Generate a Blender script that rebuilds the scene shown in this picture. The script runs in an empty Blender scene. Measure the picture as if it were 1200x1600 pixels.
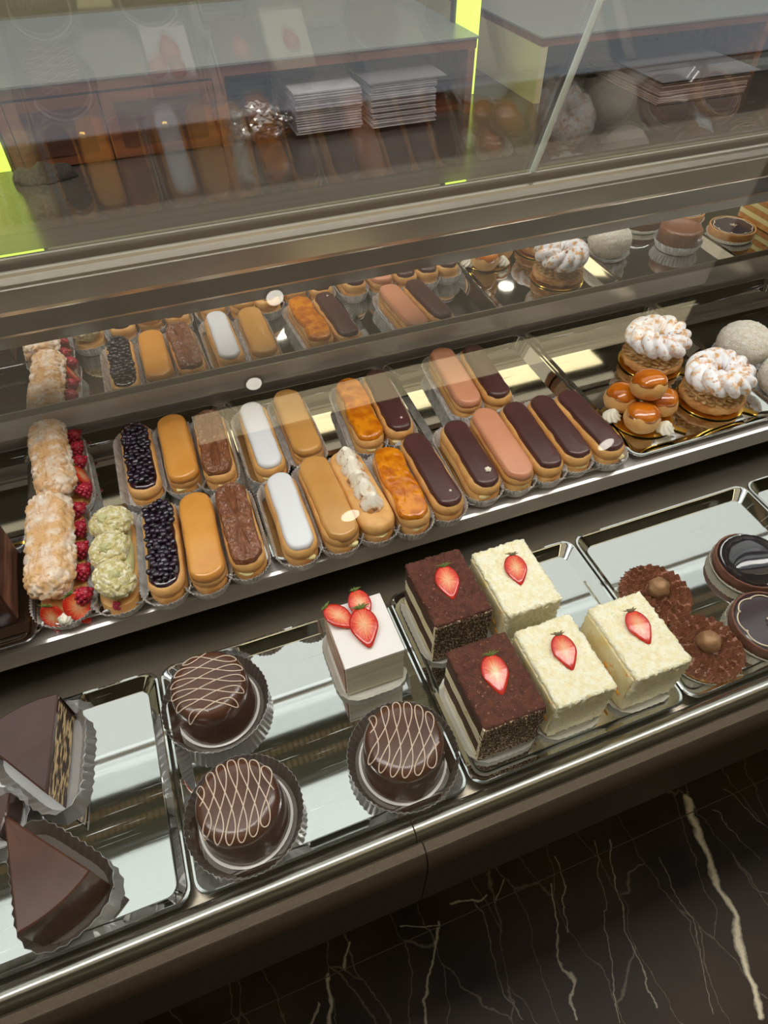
import bpy, bmesh, math, random
from mathutils import Vector, Matrix, noise, Euler
random.seed(7)
sc = bpy.context.scene
col = sc.collection
PI = math.pi
DK = 0.9            # height of the lower deck above the floor; all z below are measured from the deck

# ------------------------------------------------------------------ camera
cd = bpy.data.cameras.new('camera'); cam = bpy.data.objects.new('camera', cd); col.objects.link(cam)
cam.location = (0.31388, -0.14607, 0.54907 + DK)
cam.rotation_euler = (0.726594, 0.0040257, -0.3604377)
cd.sensor_fit = 'VERTICAL'; cd.sensor_height = 24.0; cd.lens = 24.0 * 1018.84 / 1600
cd.clip_start = 0.01; cd.clip_end = 50
sc.camera = cam
# ------------------------------------------------------------------ colour management, world, lights
sc.view_settings.view_transform = 'Standard'; sc.view_settings.look = 'None'
sc.view_settings.gamma = 1; sc.view_settings.use_curve_mapping = False
sc.view_settings.exposure = 0.5
w = bpy.data.worlds.new('world'); sc.world = w; w.use_nodes = True
w.node_tree.nodes['Background'].inputs[0].default_value = (.9, .95, 1, 1)
w.node_tree.nodes['Background'].inputs[1].default_value = 0.05
L_WHITE, L_WARM, L_COVE, L_FILL, L_SPOT, L_GREEN = 1.10, 0.45, 1.7, 7.2, 6.0, 1.7

# ------------------------------------------------------------------ helpers
def lin(c):
    return tuple(((x / 255) / 12.92 if x / 255 <= .04045 else ((x / 255 + .055) / 1.055) ** 2.4) for x in c) + (1,)
def mat(name, c, rough=.5, metal=0, c2=None, nscale=60, nlo=.4, nhi=.6, bump=0, bscale=200, bdist=.001, coat=0,
        spec=.5, sss=0, c3=None, n3scale=200, n3lo=.6, n3hi=.7, trans=0, stretch=None, emit=0, detail=4):
    m = bpy.data.materials.new(name); m.use_nodes = True
    nt = m.node_tree; N = nt.nodes; Lk = nt.links; b = N['Principled BSDF']
    b.inputs['Base Color'].default_value = lin(c); b.inputs['Roughness'].default_value = rough
    b.inputs['Metallic'].default_value = metal; b.inputs['Coat Weight'].default_value = coat
    b.inputs['Coat Roughness'].default_value = .08
    b.inputs['Specular IOR Level'].default_value = spec
    if sss:
        b.inputs['Subsurface Weight'].default_value = sss; b.inputs['Subsurface Radius'].default_value = (.004, .003, .002)
    if trans: b.inputs['Transmission Weight'].default_value = trans
    if emit:
        b.inputs['Emission Color'].default_value = lin(c); b.inputs['Emission Strength'].default_value = emit
    tc = N.new('ShaderNodeTexCoord'); src = tc.outputs['Object']
    if stretch:
        mp = N.new('ShaderNodeMapping'); mp.inputs['Scale'].default_value = stretch; Lk.new(src, mp.inputs[0]); src = mp.outputs[0]
    def nz(scale, det=detail):
        n = N.new('ShaderNodeTexNoise'); n.inputs['Scale'].default_value = scale; n.inputs['Detail'].default_value = det
        Lk.new(src, n.inputs['Vector']); return n.outputs['Fac']
    def mixc(a, colr, f, lo, hi):
        r = N.new('ShaderNodeMapRange'); r.inputs[1].default_value = lo; r.inputs[2].default_value = hi; Lk.new(f, r.inputs[0])
        x = N.new('ShaderNodeMix'); x.data_type = 'RGBA'; Lk.new(r.outputs[0], x.inputs['Factor'])
        if isinstance(a, tuple): x.inputs[6].default_value = a
        else: Lk.new(a, x.inputs[6])
        x.inputs[7].default_value = colr; return x.outputs[2]
    cur = lin(c)
    if c2: cur = mixc(cur, lin(c2), nz(nscale), nlo, nhi)
    if c3: cur = mixc(cur, lin(c3), nz(n3scale), n3lo, n3hi)
    if not isinstance(cur, tuple): Lk.new(cur, b.inputs['Base Color'])
    if bump:
        bn = N.new('ShaderNodeBump'); bn.inputs['Strength'].default_value = bump; bn.inputs['Distance'].default_value = bdist
        Lk.new(nz(bscale), bn.inputs['Height']); Lk.new(bn.outputs[0], b.inputs['Normal'])
        if coat: Lk.new(bn.outputs[0], b.inputs['Coat Normal'])
    return m
def emis(name, c, s):
    m = bpy.data.materials.new(name); m.use_nodes = True; nt = m.node_tree; nt.nodes.clear()
    e = nt.nodes.new('ShaderNodeEmission'); e.inputs[0].default_value = c + (1,); e.inputs[1].default_value = s
    o = nt.nodes.new('ShaderNodeOutputMaterial'); nt.links.new(e.outputs[0], o.inputs[0]); return m
def glassmat(name, tint, mul, add, rough=0.0):
    m = bpy.data.materials.new(name); m.use_nodes = True; nt = m.node_tree; nt.nodes.clear(); N = nt.nodes; L = nt.links
    t = N.new('ShaderNodeBsdfTransparent'); t.inputs[0].default_value = tint + (1,)
    g = N.new('ShaderNodeBsdfGlossy'); g.inputs['Roughness'].default_value = rough; g.inputs[0].default_value = (1, 1, 1, 1)
    f = N.new('ShaderNodeFresnel'); f.inputs[0].default_value = 1.5
    ge = N.new('ShaderNodeNewGeometry'); ir = N.new('ShaderNodeMapRange'); ir.inputs[3].default_value = 1.5; ir.inputs[4].default_value = 1 / 1.5
    L.new(ge.outputs['Backfacing'], ir.inputs[0]); L.new(ir.outputs[0], f.inputs[0])     # same reflectance entering and leaving the pane
    a = N.new('ShaderNodeMath'); a.operation = 'MULTIPLY_ADD'; a.inputs[1].default_value = mul; a.inputs[2].default_value = add; a.use_clamp = True
    L.new(f.outputs[0], a.inputs[0]); x = N.new('ShaderNodeMixShader'); L.new(a.outputs[0], x.inputs[0]); L.new(t.outputs[0], x.inputs[1]); L.new(g.outputs[0], x.inputs[2])
    o = N.new('ShaderNodeOutputMaterial'); L.new(x.outputs[0], o.inputs[0]); return m

def tag(o, label=None, cat=None, group=None, kind=None):
    if label: o['label'] = label
    if cat: o['category'] = cat
    if group: o['group'] = group
    if kind: o['kind'] = kind
    return o
def thing(name, label, cat, loc=(0, 0, 0), rz=0, group=None):
    o = bpy.data.objects.new(name, None); col.objects.link(o); o.empty_display_size = .02
    o.location = (loc[0], loc[1], loc[2] + DK); o.rotation_euler = (0, 0, rz)
    return tag(o, label, cat, group)
def obj(name, bm, m, parent=None, smooth=True, label=None, sub=0):
    bmesh.ops.recalc_face_normals(bm, faces=bm.faces)
    me = bpy.data.meshes.new(name); bm.to_mesh(me); bm.free()
    if smooth:
        for p in me.polygons: p.use_smooth = True
    me.materials.append(m)
    o = bpy.data.objects.new(name, me); col.objects.link(o)
    if parent: o.parent = parent
    else: o.location.z = DK
    if smooth and smooth != 'all':
        try: me.set_sharp_from_angle(angle=math.radians(smooth if isinstance(smooth, (int, float)) and smooth > 1 else 40))
        except Exception: pass
    if sub:
        s = o.modifiers.new('sub', 'SUBSURF'); s.levels = sub; s.render_levels = sub
    if label: o['label'] = label
    return o
def struct(name, bm, m, smooth=False):
    o = obj(name, bm, m, None, smooth); o['kind'] = 'structure'; return o
def copy_tree(o, parent=None):
    c = o.copy(); col.objects.link(c); c.parent = parent
    for ch in list(o.children): copy_tree(ch, c)
    return c
def BM(): return bmesh.new()
def box(bm, x0, x1, y0, y1, z0, z1):
    v = [bm.verts.new(p) for p in ((x0, y0, z0), (x1, y0, z0), (x1, y1, z0), (x0, y1, z0), (x0, y0, z1), (x1, y0, z1), (x1, y1, z1), (x0, y1, z1))]
    for f in ((0, 3, 2, 1), (4, 5, 6, 7), (0, 1, 5, 4), (1, 2, 6, 5), (2, 3, 7, 6), (3, 0, 4, 7)): bm.faces.new([v[i] for i in f])
    return v
def bev(bm, w=.002, seg=2):
    bmesh.ops.bevel(bm, geom=list(bm.edges), offset=w, segments=seg, affect='EDGES', profile=.6); return bm
def loft(bm, rings, cap0=True, cap1=True, close=True):
    R = [[bm.verts.new(p) for p in r] for r in rings]
    for a, b in zip(R, R[1:]):
        n = len(a)
        for i in range(n if close else n - 1):
            j = (i + 1) % n
            bm.faces.new((a[i], a[j], b[j], b[i]))
    def cap(r, flip):
        c = bm.verts.new(sum((v.co for v in r), Vector()) / len(r))
        for i in range(len(r)):
            j = (i + 1) % len(r); bm.faces.new((r[j], r[i], c) if flip else (r[i], r[j], c))
    if close and cap0: cap(R[0], True)
    if close and cap1: cap(R[-1], False)
    return R
def extrude_x(bm, prof, x0, x1):
    a = [bm.verts.new((x0, y, z)) for y, z in prof]; b = [bm.verts.new((x1, y, z)) for y, z in prof]
    n = len(prof)
    for i in range(n): bm.faces.new((a[i], a[(i + 1) % n], b[(i + 1) % n], b[i]))
    bm.faces.new(a[::-1]); bm.faces.new(b)
    return bm
def stadium(L, W, n=12, k=7):
    r = W / 2; h = L / 2 - r; p = []
    for i in range(n + 1):
        a = PI * i / n; p.append((r * math.cos(a), h + r * math.sin(a)))
    for i in range(1, k): p.append((-r, h - 2 * h * i / k))
    for i in range(n + 1):
        a = PI + PI * i / n; p.append((r * math.cos(a), -h + r * math.sin(a)))
    for i in range(1, k): p.append((r, -h + 2 * h * i / k))
    return p
def circle(r, n=40, cx=0, cy=0):
    return [(cx + r * math.cos(2 * PI * i / n), cy + r * math.sin(2 * PI * i / n)) for i in range(n)]
def rrect(x0, x1, y0, y1, r, n=5):
    p = []
    for cx, cy, a0 in ((x1 - r, y1 - r, 0), (x0 + r, y1 - r, PI / 2), (x0 + r, y0 + r, PI), (x1 - r, y0 + r, 1.5 * PI)):
        for i in range(n + 1):
            a = a0 + PI / 2 * i / n; p.append((cx + r * math.cos(a), cy + r * math.sin(a)))
    return p
def nrm2(p):
    out = []; n = len(p)
    for i in range(n):
        ax, ay = p[i - 1]; bx, by = p[(i + 1) % n]; dx, dy = bx - ax, by - ay; l = math.hypot(dx, dy) or 1
        out.append((dy / l, -dx / l))
    return out
def offs(p, d):
    return [(x + nx * d, y + ny * d) for (x, y), (nx, ny) in zip(p, nrm2(p))]
def resample(p, step):
    n = len(p); d = [math.dist(p[i], p[(i + 1) % n]) for i in range(n)]; T = sum(d); m = max(12, int(T / step) // 2 * 2); out = []
    i = 0; acc = 0
    for k in range(m):
        t = T * k / m
        while acc + d[i] < t: acc += d[i]; i += 1
        u = (t - acc) / d[i]; a = p[i]; b = p[(i + 1) % n]; out.append((a[0] + (b[0] - a[0]) * u, a[1] + (b[1] - a[1]) * u))
    return out
def ring(p, z): return [(x, y, z) for x, y in p]
def nzv(v, s, seed=0): return noise.noise(Vector(v) * s + Vector((seed * 7.3, seed * 3.1, seed)))
def displace(bm, amp, s, seed=0, only=None, oct=2):
    bm.normal_update()
    d = []
    for v in bm.verts:
        a = 0; k = 1
        for o in range(oct): a += nzv(v.co, s * k, seed + o) / k; k *= 2.1
        d.append(v.normal * amp * a)
    for v, q in zip(bm.verts, d):
        if only is None or only(v.co): v.co += q
def sphere(bm, c, r, sub=2, sc_=(1, 1, 1), rot=None):
    g = bmesh.ops.create_icosphere(bm, subdivisions=sub, radius=r)
    M = Matrix.Translation(c) @ (rot or Matrix()) @ Matrix.Diagonal((*sc_, 1))
    bmesh.ops.transform(bm, matrix=M, verts=g['verts']); return g['verts']
def lathe(bm, prof, n=40, cx=0, cy=0, fn=None):
    rings = []
    for r, z in prof:
        rr = []
        for i in range(n):
            a = 2 * PI * i / n; q = r * (fn(a, r, z) if fn else 1)
            rr.append((cx + q * math.cos(a), cy + q * math.sin(a), z))
        rings.append(rr)
    loft(bm, rings)
def tube(bm, pts, r, n=6, taper=None):
    rings = []
    P = [Vector(p) for p in pts]
    for i, p in enumerate(P):
        t = (P[min(i + 1, len(P) - 1)] - P[max(i - 1, 0)]).normalized()
        u = t.cross(Vector((0, 0, 1)))
        if u.length < .1: u = t.cross(Vector((0, 1, 0)))
        u.normalize(); v = u.cross(t); q = r * (taper(i / (len(P) - 1)) if taper else 1)
        rings.append([p + (u * math.cos(2 * PI * k / n) + v * math.sin(2 * PI * k / n)) * q for k in range(n)])
    loft(bm, rings)
def place(o, loc=(0, 0, 0), rot=(0, 0, 0), s=None):
    o.location = loc; o.rotation_euler = rot
    if s: o.scale = (s, s, s)
    return o

# ------------------------------------------------------------------ materials
M = {}
def steel(name, c, rough, sx=40, sy=600, bump=.08, scratch=False, warm=None):
    m = mat(name, c, rough, 1.0, bump=bump, bscale=1, bdist=.0004, stretch=(sx, sy, sy))
    nt = m.node_tree; N = nt.nodes; L = nt.links; b = N['Principled BSDF']
    if scratch:
        tc = N.new('ShaderNodeTexCoord'); acc = None
        for ang, sxx in ((.5, 900), (-.7, 700), (1.9, 800)):
            mp = N.new('ShaderNodeMapping'); mp.inputs['Rotation'].default_value = (0, 0, ang); mp.inputs['Scale'].default_value = (12, sxx, 1)
            n = N.new('ShaderNodeTexNoise'); n.inputs['Scale'].default_value = 1; n.inputs['Detail'].default_value = 2
            L.new(tc.outputs['Object'], mp.inputs[0]); L.new(mp.outputs[0], n.inputs['Vector'])
            r = N.new('ShaderNodeMapRange'); r.inputs[1].default_value = .68; r.inputs[2].default_value = .8; L.new(n.outputs['Fac'], r.inputs[0])
            if acc is None: acc = r.outputs[0]
            else:
                x = N.new('ShaderNodeMath'); x.operation = 'MAXIMUM'; L.new(acc, x.inputs[0]); L.new(r.outputs[0], x.inputs[1]); acc = x.outputs[0]
        r2 = N.new('ShaderNodeMapRange'); r2.inputs[3].default_value = rough; r2.inputs[4].default_value = .42; L.new(acc, r2.inputs[0]); L.new(r2.outputs[0], b.inputs['Roughness'])
    return m
M['tray'] = steel('polished_tray_steel', (208, 208, 205), .035, 6, 25, .012, scratch=True)
M['deck'] = steel('brushed_deck_steel', (150, 140, 126), .3, 3, 700, .15)
M['rail'] = steel('satin_rail_steel', (188, 178, 164), .26, 3, 500, .06)
M['lip'] = steel('satin_lip_steel', (176, 172, 164), .26, 3, 500, .06)
M['strip'] = steel('channel_steel', (206, 198, 194), .24, 3, 500, .05); M['strip'].node_tree.nodes['Principled BSDF'].inputs['Metallic'].default_value = .5
M['mirror'] = steel('mirror', (244, 243, 240), .0, 1, 1, 0)
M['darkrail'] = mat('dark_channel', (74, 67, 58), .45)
M['black'] = mat('black_void', (14, 13, 13), .6)
M['brown'] = mat('brown_powder_coated_metal', (90, 75, 60), .42, 0, c2=(78, 64, 51), nscale=500, bump=.3, bscale=2500, bdist=.0003, spec=.6)
M['brownshade'] = mat('shaded_brown_metal', (58, 48, 42), .45)  # bumper brown with the shade of a downward-tipped face put into the colour
M['ledge'] = steel('dull_worktop_steel', (112, 103, 98), .2, 2, 60, .1); M['ledge'].node_tree.nodes['Principled BSDF'].inputs['Metallic'].default_value = .6
M['wood'] = mat('reddish_wood', (138, 78, 40), .35, c2=(98, 52, 28), nscale=1, nlo=.35, nhi=.65, stretch=(4, 60, 60), coat=.3)
M['woodd'] = mat('dark_wood', (88, 46, 28), .4, c2=(70, 34, 20), nscale=1, stretch=(6, 60, 60), coat=.2)
M['greytop'] = mat('grey_laminate', (132, 133, 130), .35)
M['dkint'] = mat('cabinet_inside', (38, 30, 30), .6)
M['brass'] = mat('brass', (200, 160, 80), .25, 1)
M['carton'] = mat('white_carton', (186, 180, 184), .6, c2=(170, 164, 170), nscale=30)
M['cartonp'] = mat('pinkish_carton', (196, 170, 160), .6)
M['cartong'] = mat('grey_carton_top', (110, 104, 108), .6)
M['plastic'] = mat('clear_plastic_bag', (170, 168, 172), .15, trans=.4, spec=.8, bump=.8, bscale=60, bdist=.004)
M['knit'] = mat('dark_knit', (40, 34, 32), .9, c2=(66, 58, 52), nscale=300, bump=.8, bscale=400, bdist=.002)
M['gold'] = mat('gold_foil', (226, 182, 84), .2, 1)
M['choc'] = mat('dark_chocolate_glaze', (66, 36, 34), .2, c2=(74, 42, 38), nscale=30, coat=.35, spec=.5)
M['choc_e'] = mat('eclair_chocolate_icing', (76, 44, 42), .3, c2=(84, 50, 48), nscale=40, coat=.15)
M['choc_d'] = mat('dome_chocolate', (88, 52, 38), .24, c2=(74, 42, 34), nscale=25, coat=.35)
M['milk'] = mat('praline_coating', (134, 82, 52), .3, c2=(118, 68, 42), nscale=150, coat=.45, bump=.7, bscale=600, bdist=.001, c3=(186, 142, 108), n3scale=520, n3lo=.64, n3hi=.7)
M['caramel'] = mat('caramel_icing', (220, 154, 74), .22, c2=(212, 144, 64), nscale=40, coat=.5, bump=.05, bscale=100)
M['coffee'] = mat('coffee_icing', (196, 142, 74), .25, c2=(204, 150, 84), nscale=40, coat=.4)
M['white'] = mat('white_icing', (226, 226, 230), .28, coat=.3)
M['pink'] = mat('pink_nougat_icing', (212, 146, 112), .28, c2=(206, 140, 106), nscale=30, coat=.3)
M['brulee'] = mat('burnt_caramel', (226, 138, 14), .18, c2=(190, 98, 8), nscale=70, c3=(160, 80, 10), n3scale=260, n3lo=.62, n3hi=.75, coat=.7, bump=.25, bscale=350, bdist=.0008)
M['dough'] = mat('choux_dough', (228, 180, 114), .5, c2=(210, 150, 80), nscale=60, nlo=.35, nhi=.7, bump=.35, bscale=200, bdist=.0015, sss=.1)
M['doughd'] = mat('baked_pastry_edge', (190, 122, 56), .5, c2=(214, 158, 92), nscale=70, bump=.5, bscale=200, bdist=.002)
M['crack'] = mat('crackled_powdered_choux', (220, 174, 122), .8, c2=(242, 230, 218), nscale=75, nlo=.42, nhi=.68, c3=(200, 146, 92), n3scale=230, n3lo=.58, n3hi=.72, bump=.8, bscale=200, bdist=.003, detail=6)
M['pist'] = mat('pistachio_crackle', (204, 188, 128), .8, c2=(232, 226, 200), nscale=230, nlo=.44, nhi=.62, c3=(176, 154, 92), n3scale=190, n3lo=.62, n3hi=.7, bump=.8, bscale=220, bdist=.003, detail=6)
M['pistc'] = mat('pistachio_cream', (198, 194, 140), .5)
M['cream'] = mat('whipped_cream', (238, 232, 214), .45, sss=.15)
M['custard'] = mat('custard_cream', (240, 224, 160), .4, sss=.1)
M['paper'] = mat('fluted_paper', (224, 222, 222), .5, c2=(190, 186, 184), nscale=100)
M['paperb'] = mat('greaseproof_paper', (196, 188, 176), .45, c2=(176, 166, 150), nscale=60)
M['cupin'] = mat('dark_cup_inside', (98, 86, 80), .35)  # darker colour for the inner faces of some cups
M['foil'] = mat('silver_paper', (200, 198, 200), .3, .4)
M['acetate'] = mat('frosted_liner', (214, 210, 200), .35, spec=.6)
M['berry'] = mat('blueberry', (20, 14, 30), .22, c2=(40, 22, 44), nscale=160, coat=.5, bump=.3, bscale=500)
M['gel'] = mat('blueberry_glaze', (48, 8, 30), .1, coat=1, c2=(30, 8, 24), nscale=80)
M['rasp'] = mat('raspberry', (176, 22, 50), .35, c2=(140, 14, 40), nscale=100, coat=.2, sss=.1)
M['stred'] = mat('strawberry_skin', (198, 42, 24), .3, coat=.5, c2=(232, 90, 40), nscale=120, c3=(240, 180, 90), n3scale=500, n3lo=.68, n3hi=.72)
M['green'] = mat('strawberry_leaf', (98, 116, 48), .5)
M['stalk'] = mat('dry_strawberry_leaf', (120, 104, 70), .6)
M['toast'] = mat('toasted_meringue', (246, 238, 222), .45, c2=(206, 148, 86), nscale=95, nlo=.5, nhi=.66, c3=(130, 80, 42), n3scale=130, n3lo=.6, n3hi=.7)
M['sponge'] = mat('yellow_sponge_crumb', (250, 238, 196), .8, c2=(255, 250, 226), nscale=160, bump=.9, bscale=500, bdist=.002, sss=.1, c3=(240, 220, 158), n3scale=260, n3lo=.6, n3hi=.74)
M['spongein'] = mat('cut_yellow_cake', (236, 212, 150), .7, c2=(246, 232, 190), nscale=60, c3=(240, 160, 50), n3scale=70, n3lo=.66, n3hi=.7)
M['cocoa'] = mat('cocoa_crumb', (104, 56, 42), .9, c2=(80, 40, 32), nscale=200, c3=(182, 138, 110), n3scale=420, n3lo=.64, n3hi=.72, bump=.9, bscale=600, bdist=.002)
M['cocoaf'] = mat('cocoa_and_nougat_crumb', (66, 36, 26), .85, c2=(84, 50, 34), nscale=200, c3=(216, 190, 156), n3scale=560, n3lo=.52, n3hi=.6, bump=.9, bscale=600, bdist=.003)
M['darksponge'] = mat('soaked_sponge', (66, 38, 24), .7, c2=(86, 52, 32), nscale=150)
M['mascarpone'] = mat('mascarpone', (240, 226, 188), .5, c3=(236, 170, 80), n3scale=80, n3lo=.66, n3hi=.7)
M['frost'] = mat('white_frosting', (238, 232, 228), .4)
M['frostside'] = mat('ribbed_frosting', (214, 206, 180), .5, c2=(196, 186, 158), nscale=1, stretch=(4, 4, 260), detail=1)
M['almond'] = mat('chocolate_almond_layers', (56, 30, 20), .5, c2=(232, 202, 150), nscale=1, nlo=.48, nhi=.56, stretch=(75, 75, 290), bump=.4, bscale=1, bdist=.002)
M['slate'] = mat('grey_marzipan', (120, 114, 96), .5)
M['tartrim'] = mat('chocolate_tart_crust', (112, 66, 46), .6, c2=(96, 54, 38), nscale=120, bump=.4, bscale=300)
M['tartrim2'] = mat('golden_tart_crust', (206, 152, 84), .6, c2=(190, 130, 66), nscale=90, bump=.4, bscale=300)
M['ganache'] = mat('ganache', (62, 50, 56), .16, coat=.5)
M['dark_mirror'] = mat('dark_mirror_glaze', (40, 36, 44), .08, coat=1)
M['rosette'] = mat('chocolate_cream', (142, 88, 64), .45, c2=(124, 74, 52), nscale=100)
M['truffle'] = mat('bronze_truffle', (150, 108, 76), .5, .25, c2=(160, 120, 84), nscale=150)
M['line'] = mat('piped_nougat', (226, 206, 178), .45)
M['sugar'] = mat('sugar_dusted_choux', (226, 170, 104), .6, c2=(250, 248, 252), nscale=120, nlo=.36, nhi=.52, c3=(196, 150, 110), n3scale=160, n3lo=.62, n3hi=.7, bump=.3, bscale=200, bdist=.0015)
M['praline_cream'] = mat('praline_cream', (222, 184, 128), .4, c2=(186, 142, 84), nscale=60)
M['cara'] = mat('amber_caramel', (206, 112, 18), .1, c2=(176, 84, 10), nscale=60, coat=1)
M['coco'] = mat('coconut_coating', (240, 226, 206), .85, c2=(250, 244, 232), nscale=220, bump=1, bscale=600, bdist=.003)
M['peach'] = mat('apricot', (244, 168, 60), .3)
M['pearl'] = mat('sugar_pearl', (236, 226, 206), .35)

# ------------------------------------------------------------------ marble floor
VEINS = [(1.077, 0.06, 1.027, -0.111, 0.006, 1.0), (1.027, -0.111, 0.972, -0.286, 0.006, 1.0), (0.759, 0.063, 0.718, -0.054, 0.0014, 0.41250000000000003), (0.716, 0.022, 0.687, -0.093, 0.0018, 0.44999999999999996), (0.687, -0.093, 0.668, -0.178, 0.0018, 0.44999999999999996), (0.853, 0.062, 0.752, -0.131, 0.0011, 0.30000000000000004), (0.752, -0.131, 0.73, -0.209, 0.0011, 0.30000000000000004), (0.878, 0.053, 0.82, -0.092, 0.0014, 0.375), (0.82, -0.092, 0.808, -0.206, 0.0014, 0.375), (0.944, -0.006, 0.936, -0.144, 0.0011, 0.26249999999999996), (0.936, -0.144, 0.888, -0.262, 0.0011, 0.26249999999999996), (0.488, 0.047, 0.43, -0.03, 0.0025, 0.5249999999999999), (0.43, -0.03, 0.413, -0.089, 0.0025, 0.5249999999999999), (0.324, 0.065, 0.3, 0.032, 0.0025, 0.5249999999999999), (0.275, 0.032, 0.25, -0.023, 0.0029, 0.6000000000000001), (0.573, 0.061, 0.558, -0.058, 0.0011, 0.22499999999999998), (0.558, -0.058, 0.566, -0.14, 0.0011, 0.22499999999999998), (0.52, 0.067, 0.564, 0.058, 0.0022, 0.5249999999999999), (0.564, 0.058, 0.601, 0.062, 0.0022, 0.5249999999999999), (0.424, 0.06, 0.483, 0.043, 0.0014, 0.44999999999999996), (0.644, 0.064, 0.608, 0.036, 0.0018, 0.375), (1.106, 0.024, 1.145, -0.083, 0.0011, 0.22499999999999998), (0.245, 0.013, 0.219, -0.016, 0.0022, 0.44999999999999996), (1.166, 0.057, 1.201, -0.039, 0.0014, 0.22499999999999998)]
def marble():
    m = bpy.data.materials.new('dark_marble'); m.use_nodes = True; nt = m.node_tree; N = nt.nodes; L = nt.links; b = N['Principled BSDF']
    def mth(op, a, bb=None, c=None, clamp=False):
        x = N.new('ShaderNodeMath'); x.operation = op; x.use_clamp = clamp
        for i, q in enumerate((a, bb, c)):
            if q is None: continue
            if isinstance(q, (int, float)): x.inputs[i].default_value = q
            else: L.new(q, x.inputs[i])
        return x.outputs[0]
    g = N.new('ShaderNodeTexCoord'); 
    n1 = N.new('ShaderNodeTexNoise'); n1.inputs['Scale'].default_value = 14; n1.inputs['Detail'].default_value = 5; L.new(g.outputs['Object'], n1.inputs['Vector'])
    sub = N.new('ShaderNodeVectorMath'); sub.operation = 'SUBTRACT'; L.new(n1.outputs['Color'], sub.inputs[0]); sub.inputs[1].default_value = (.5, .5, .5)
    scl = N.new('ShaderNodeVectorMath'); scl.operation = 'SCALE'; L.new(sub.outputs[0], scl.inputs[0]); scl.inputs['Scale'].default_value = .06
    add = N.new('ShaderNodeVectorMath'); add.operation = 'ADD'; L.new(g.outputs['Object'], add.inputs[0]); L.new(scl.outputs[0], add.inputs[1])
    sp = N.new('ShaderNodeSeparateXYZ'); L.new(add.outputs[0], sp.inputs[0]); X, Y = sp.outputs[0], sp.outputs[1]
    segs = VEINS
    tot = None
    for (ax, ay, bx, by, wd, st) in segs:
        dx, dy = bx - ax, by - ay; ll = dx * dx + dy * dy
        px = mth('SUBTRACT', X, ax); py = mth('SUBTRACT', Y, ay)
        t = mth('DIVIDE', mth('ADD', mth('MULTIPLY', px, dx), mth('MULTIPLY', py, dy)), ll, clamp=True)
        ex = mth('SUBTRACT', px, mth('MULTIPLY', t, dx)); ey = mth('SUBTRACT', py, mth('MULTIPLY', t, dy))
        d = mth('SQRT', mth('ADD', mth('MULTIPLY', ex, ex), mth('MULTIPLY', ey, ey)))
        k = mth('MULTIPLY', mth('SUBTRACT', 1.35, mth('DIVIDE', d, wd), clamp=True), st)
        tot = k if tot is None else mth('MAXIMUM', tot, k)
    # fine cracks
    mp = N.new('ShaderNodeMapping'); mp.inputs['Rotation'].default_value = (0, 0, .25); mp.inputs['Scale'].default_value = (7, 2.2, 1); L.new(add.outputs[0], mp.inputs[0])
    vo = N.new('ShaderNodeTexVoronoi'); vo.feature = 'DISTANCE_TO_EDGE'; vo.inputs['Scale'].default_value = 1.6; L.new(mp.outputs[0], vo.inputs['Vector'])
    fine = mth('MULTIPLY', mth('SUBTRACT', 1, mth('MULTIPLY', vo.outputs['Distance'], 90), clamp=True), .16)
    tot = mth('MAXIMUM', tot, fine)
    n2 = N.new('ShaderNodeTexNoise'); n2.inputs['Scale'].default_value = 5; n2.inputs['Detail'].default_value = 6; L.new(g.outputs['Object'], n2.inputs['Vector'])
    r = N.new('ShaderNodeMapRange'); r.inputs[1].default_value = .35; r.inputs[2].default_value = .75; L.new(n2.outputs['Fac'], r.inputs[0])
    mx = N.new('ShaderNodeMix'); mx.data_type = 'RGBA'; L.new(r.outputs[0], mx.inputs['Factor']); mx.inputs[6].default_value = lin((44, 36, 30)); mx.inputs[7].default_value = lin((72, 58, 44))
    m2 = N.new('ShaderNodeMix'); m2.data_type = 'RGBA'; L.new(tot, m2.inputs['Factor']); L.new(mx.outputs[2], m2.inputs[6]); m2.inputs[7].default_value = lin((232, 220, 192))
    L.new(m2.outputs[2], b.inputs['Base Color']); b.inputs['Roughness'].default_value = .38; b.inputs['Specular IOR Level'].default_value = .16
    return m

# ------------------------------------------------------------------ room
bm = BM(); box(bm, -2.2, 3.8, -2.8, 2.5, -DK - .05, -DK); FL = struct('floor', bm, marble())
bm = BM(); box(bm, -2.2, 3.8, .0375, .0392, -DK, -DK + .0012); o = struct('trim_1', bm, mat('floor_joint', (84, 74, 62), .5))
cream_w = mat('cream_wall', (172, 164, 132), .7)
for nm, b_ in (('wall_back', (-2.2, 3.8, 2.5, 2.6)), ('wall_front', (-2.2, 3.8, -2.9, -2.8)), ('wall_left', (-2.3, -2.2, -2.9, 2.6)), ('wall_right', (3.8, 3.9, -2.9, 2.6))):
    bm = BM(); box(bm, *b_, -DK, 1.75); struct(nm, bm, cream_w)
bm = BM(); box(bm, -2.3, 3.9, -2.9, 2.6, 1.75, 1.8); struct('ceiling', bm, mat('ceiling_paint', (120, 112, 100), .7))
def ceil_panel(x0, x1, y0, y1, m, label):
    t = thing('ceiling_panel', label, 'ceiling light', ((x0 + x1) / 2, (y0 + y1) / 2, 1.705))
    hx, hy = (x1 - x0) / 2, (y1 - y0) / 2
    bm = BM(); box(bm, -hx, hx, -hy, hy, 0, .012); obj('diffuser', bm, m, t, False)
    bm = BM()
    for q in ((-hx - .02, hx + .02, -hy - .02, -hy), (-hx - .02, hx + .02, hy, hy + .02), (-hx - .02, -hx, -hy, hy), (hx, hx + .02, -hy, hy)): box(bm, *q, -.004, .045)
    obj('frame', bm, M['darkrail'], t, False)
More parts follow.
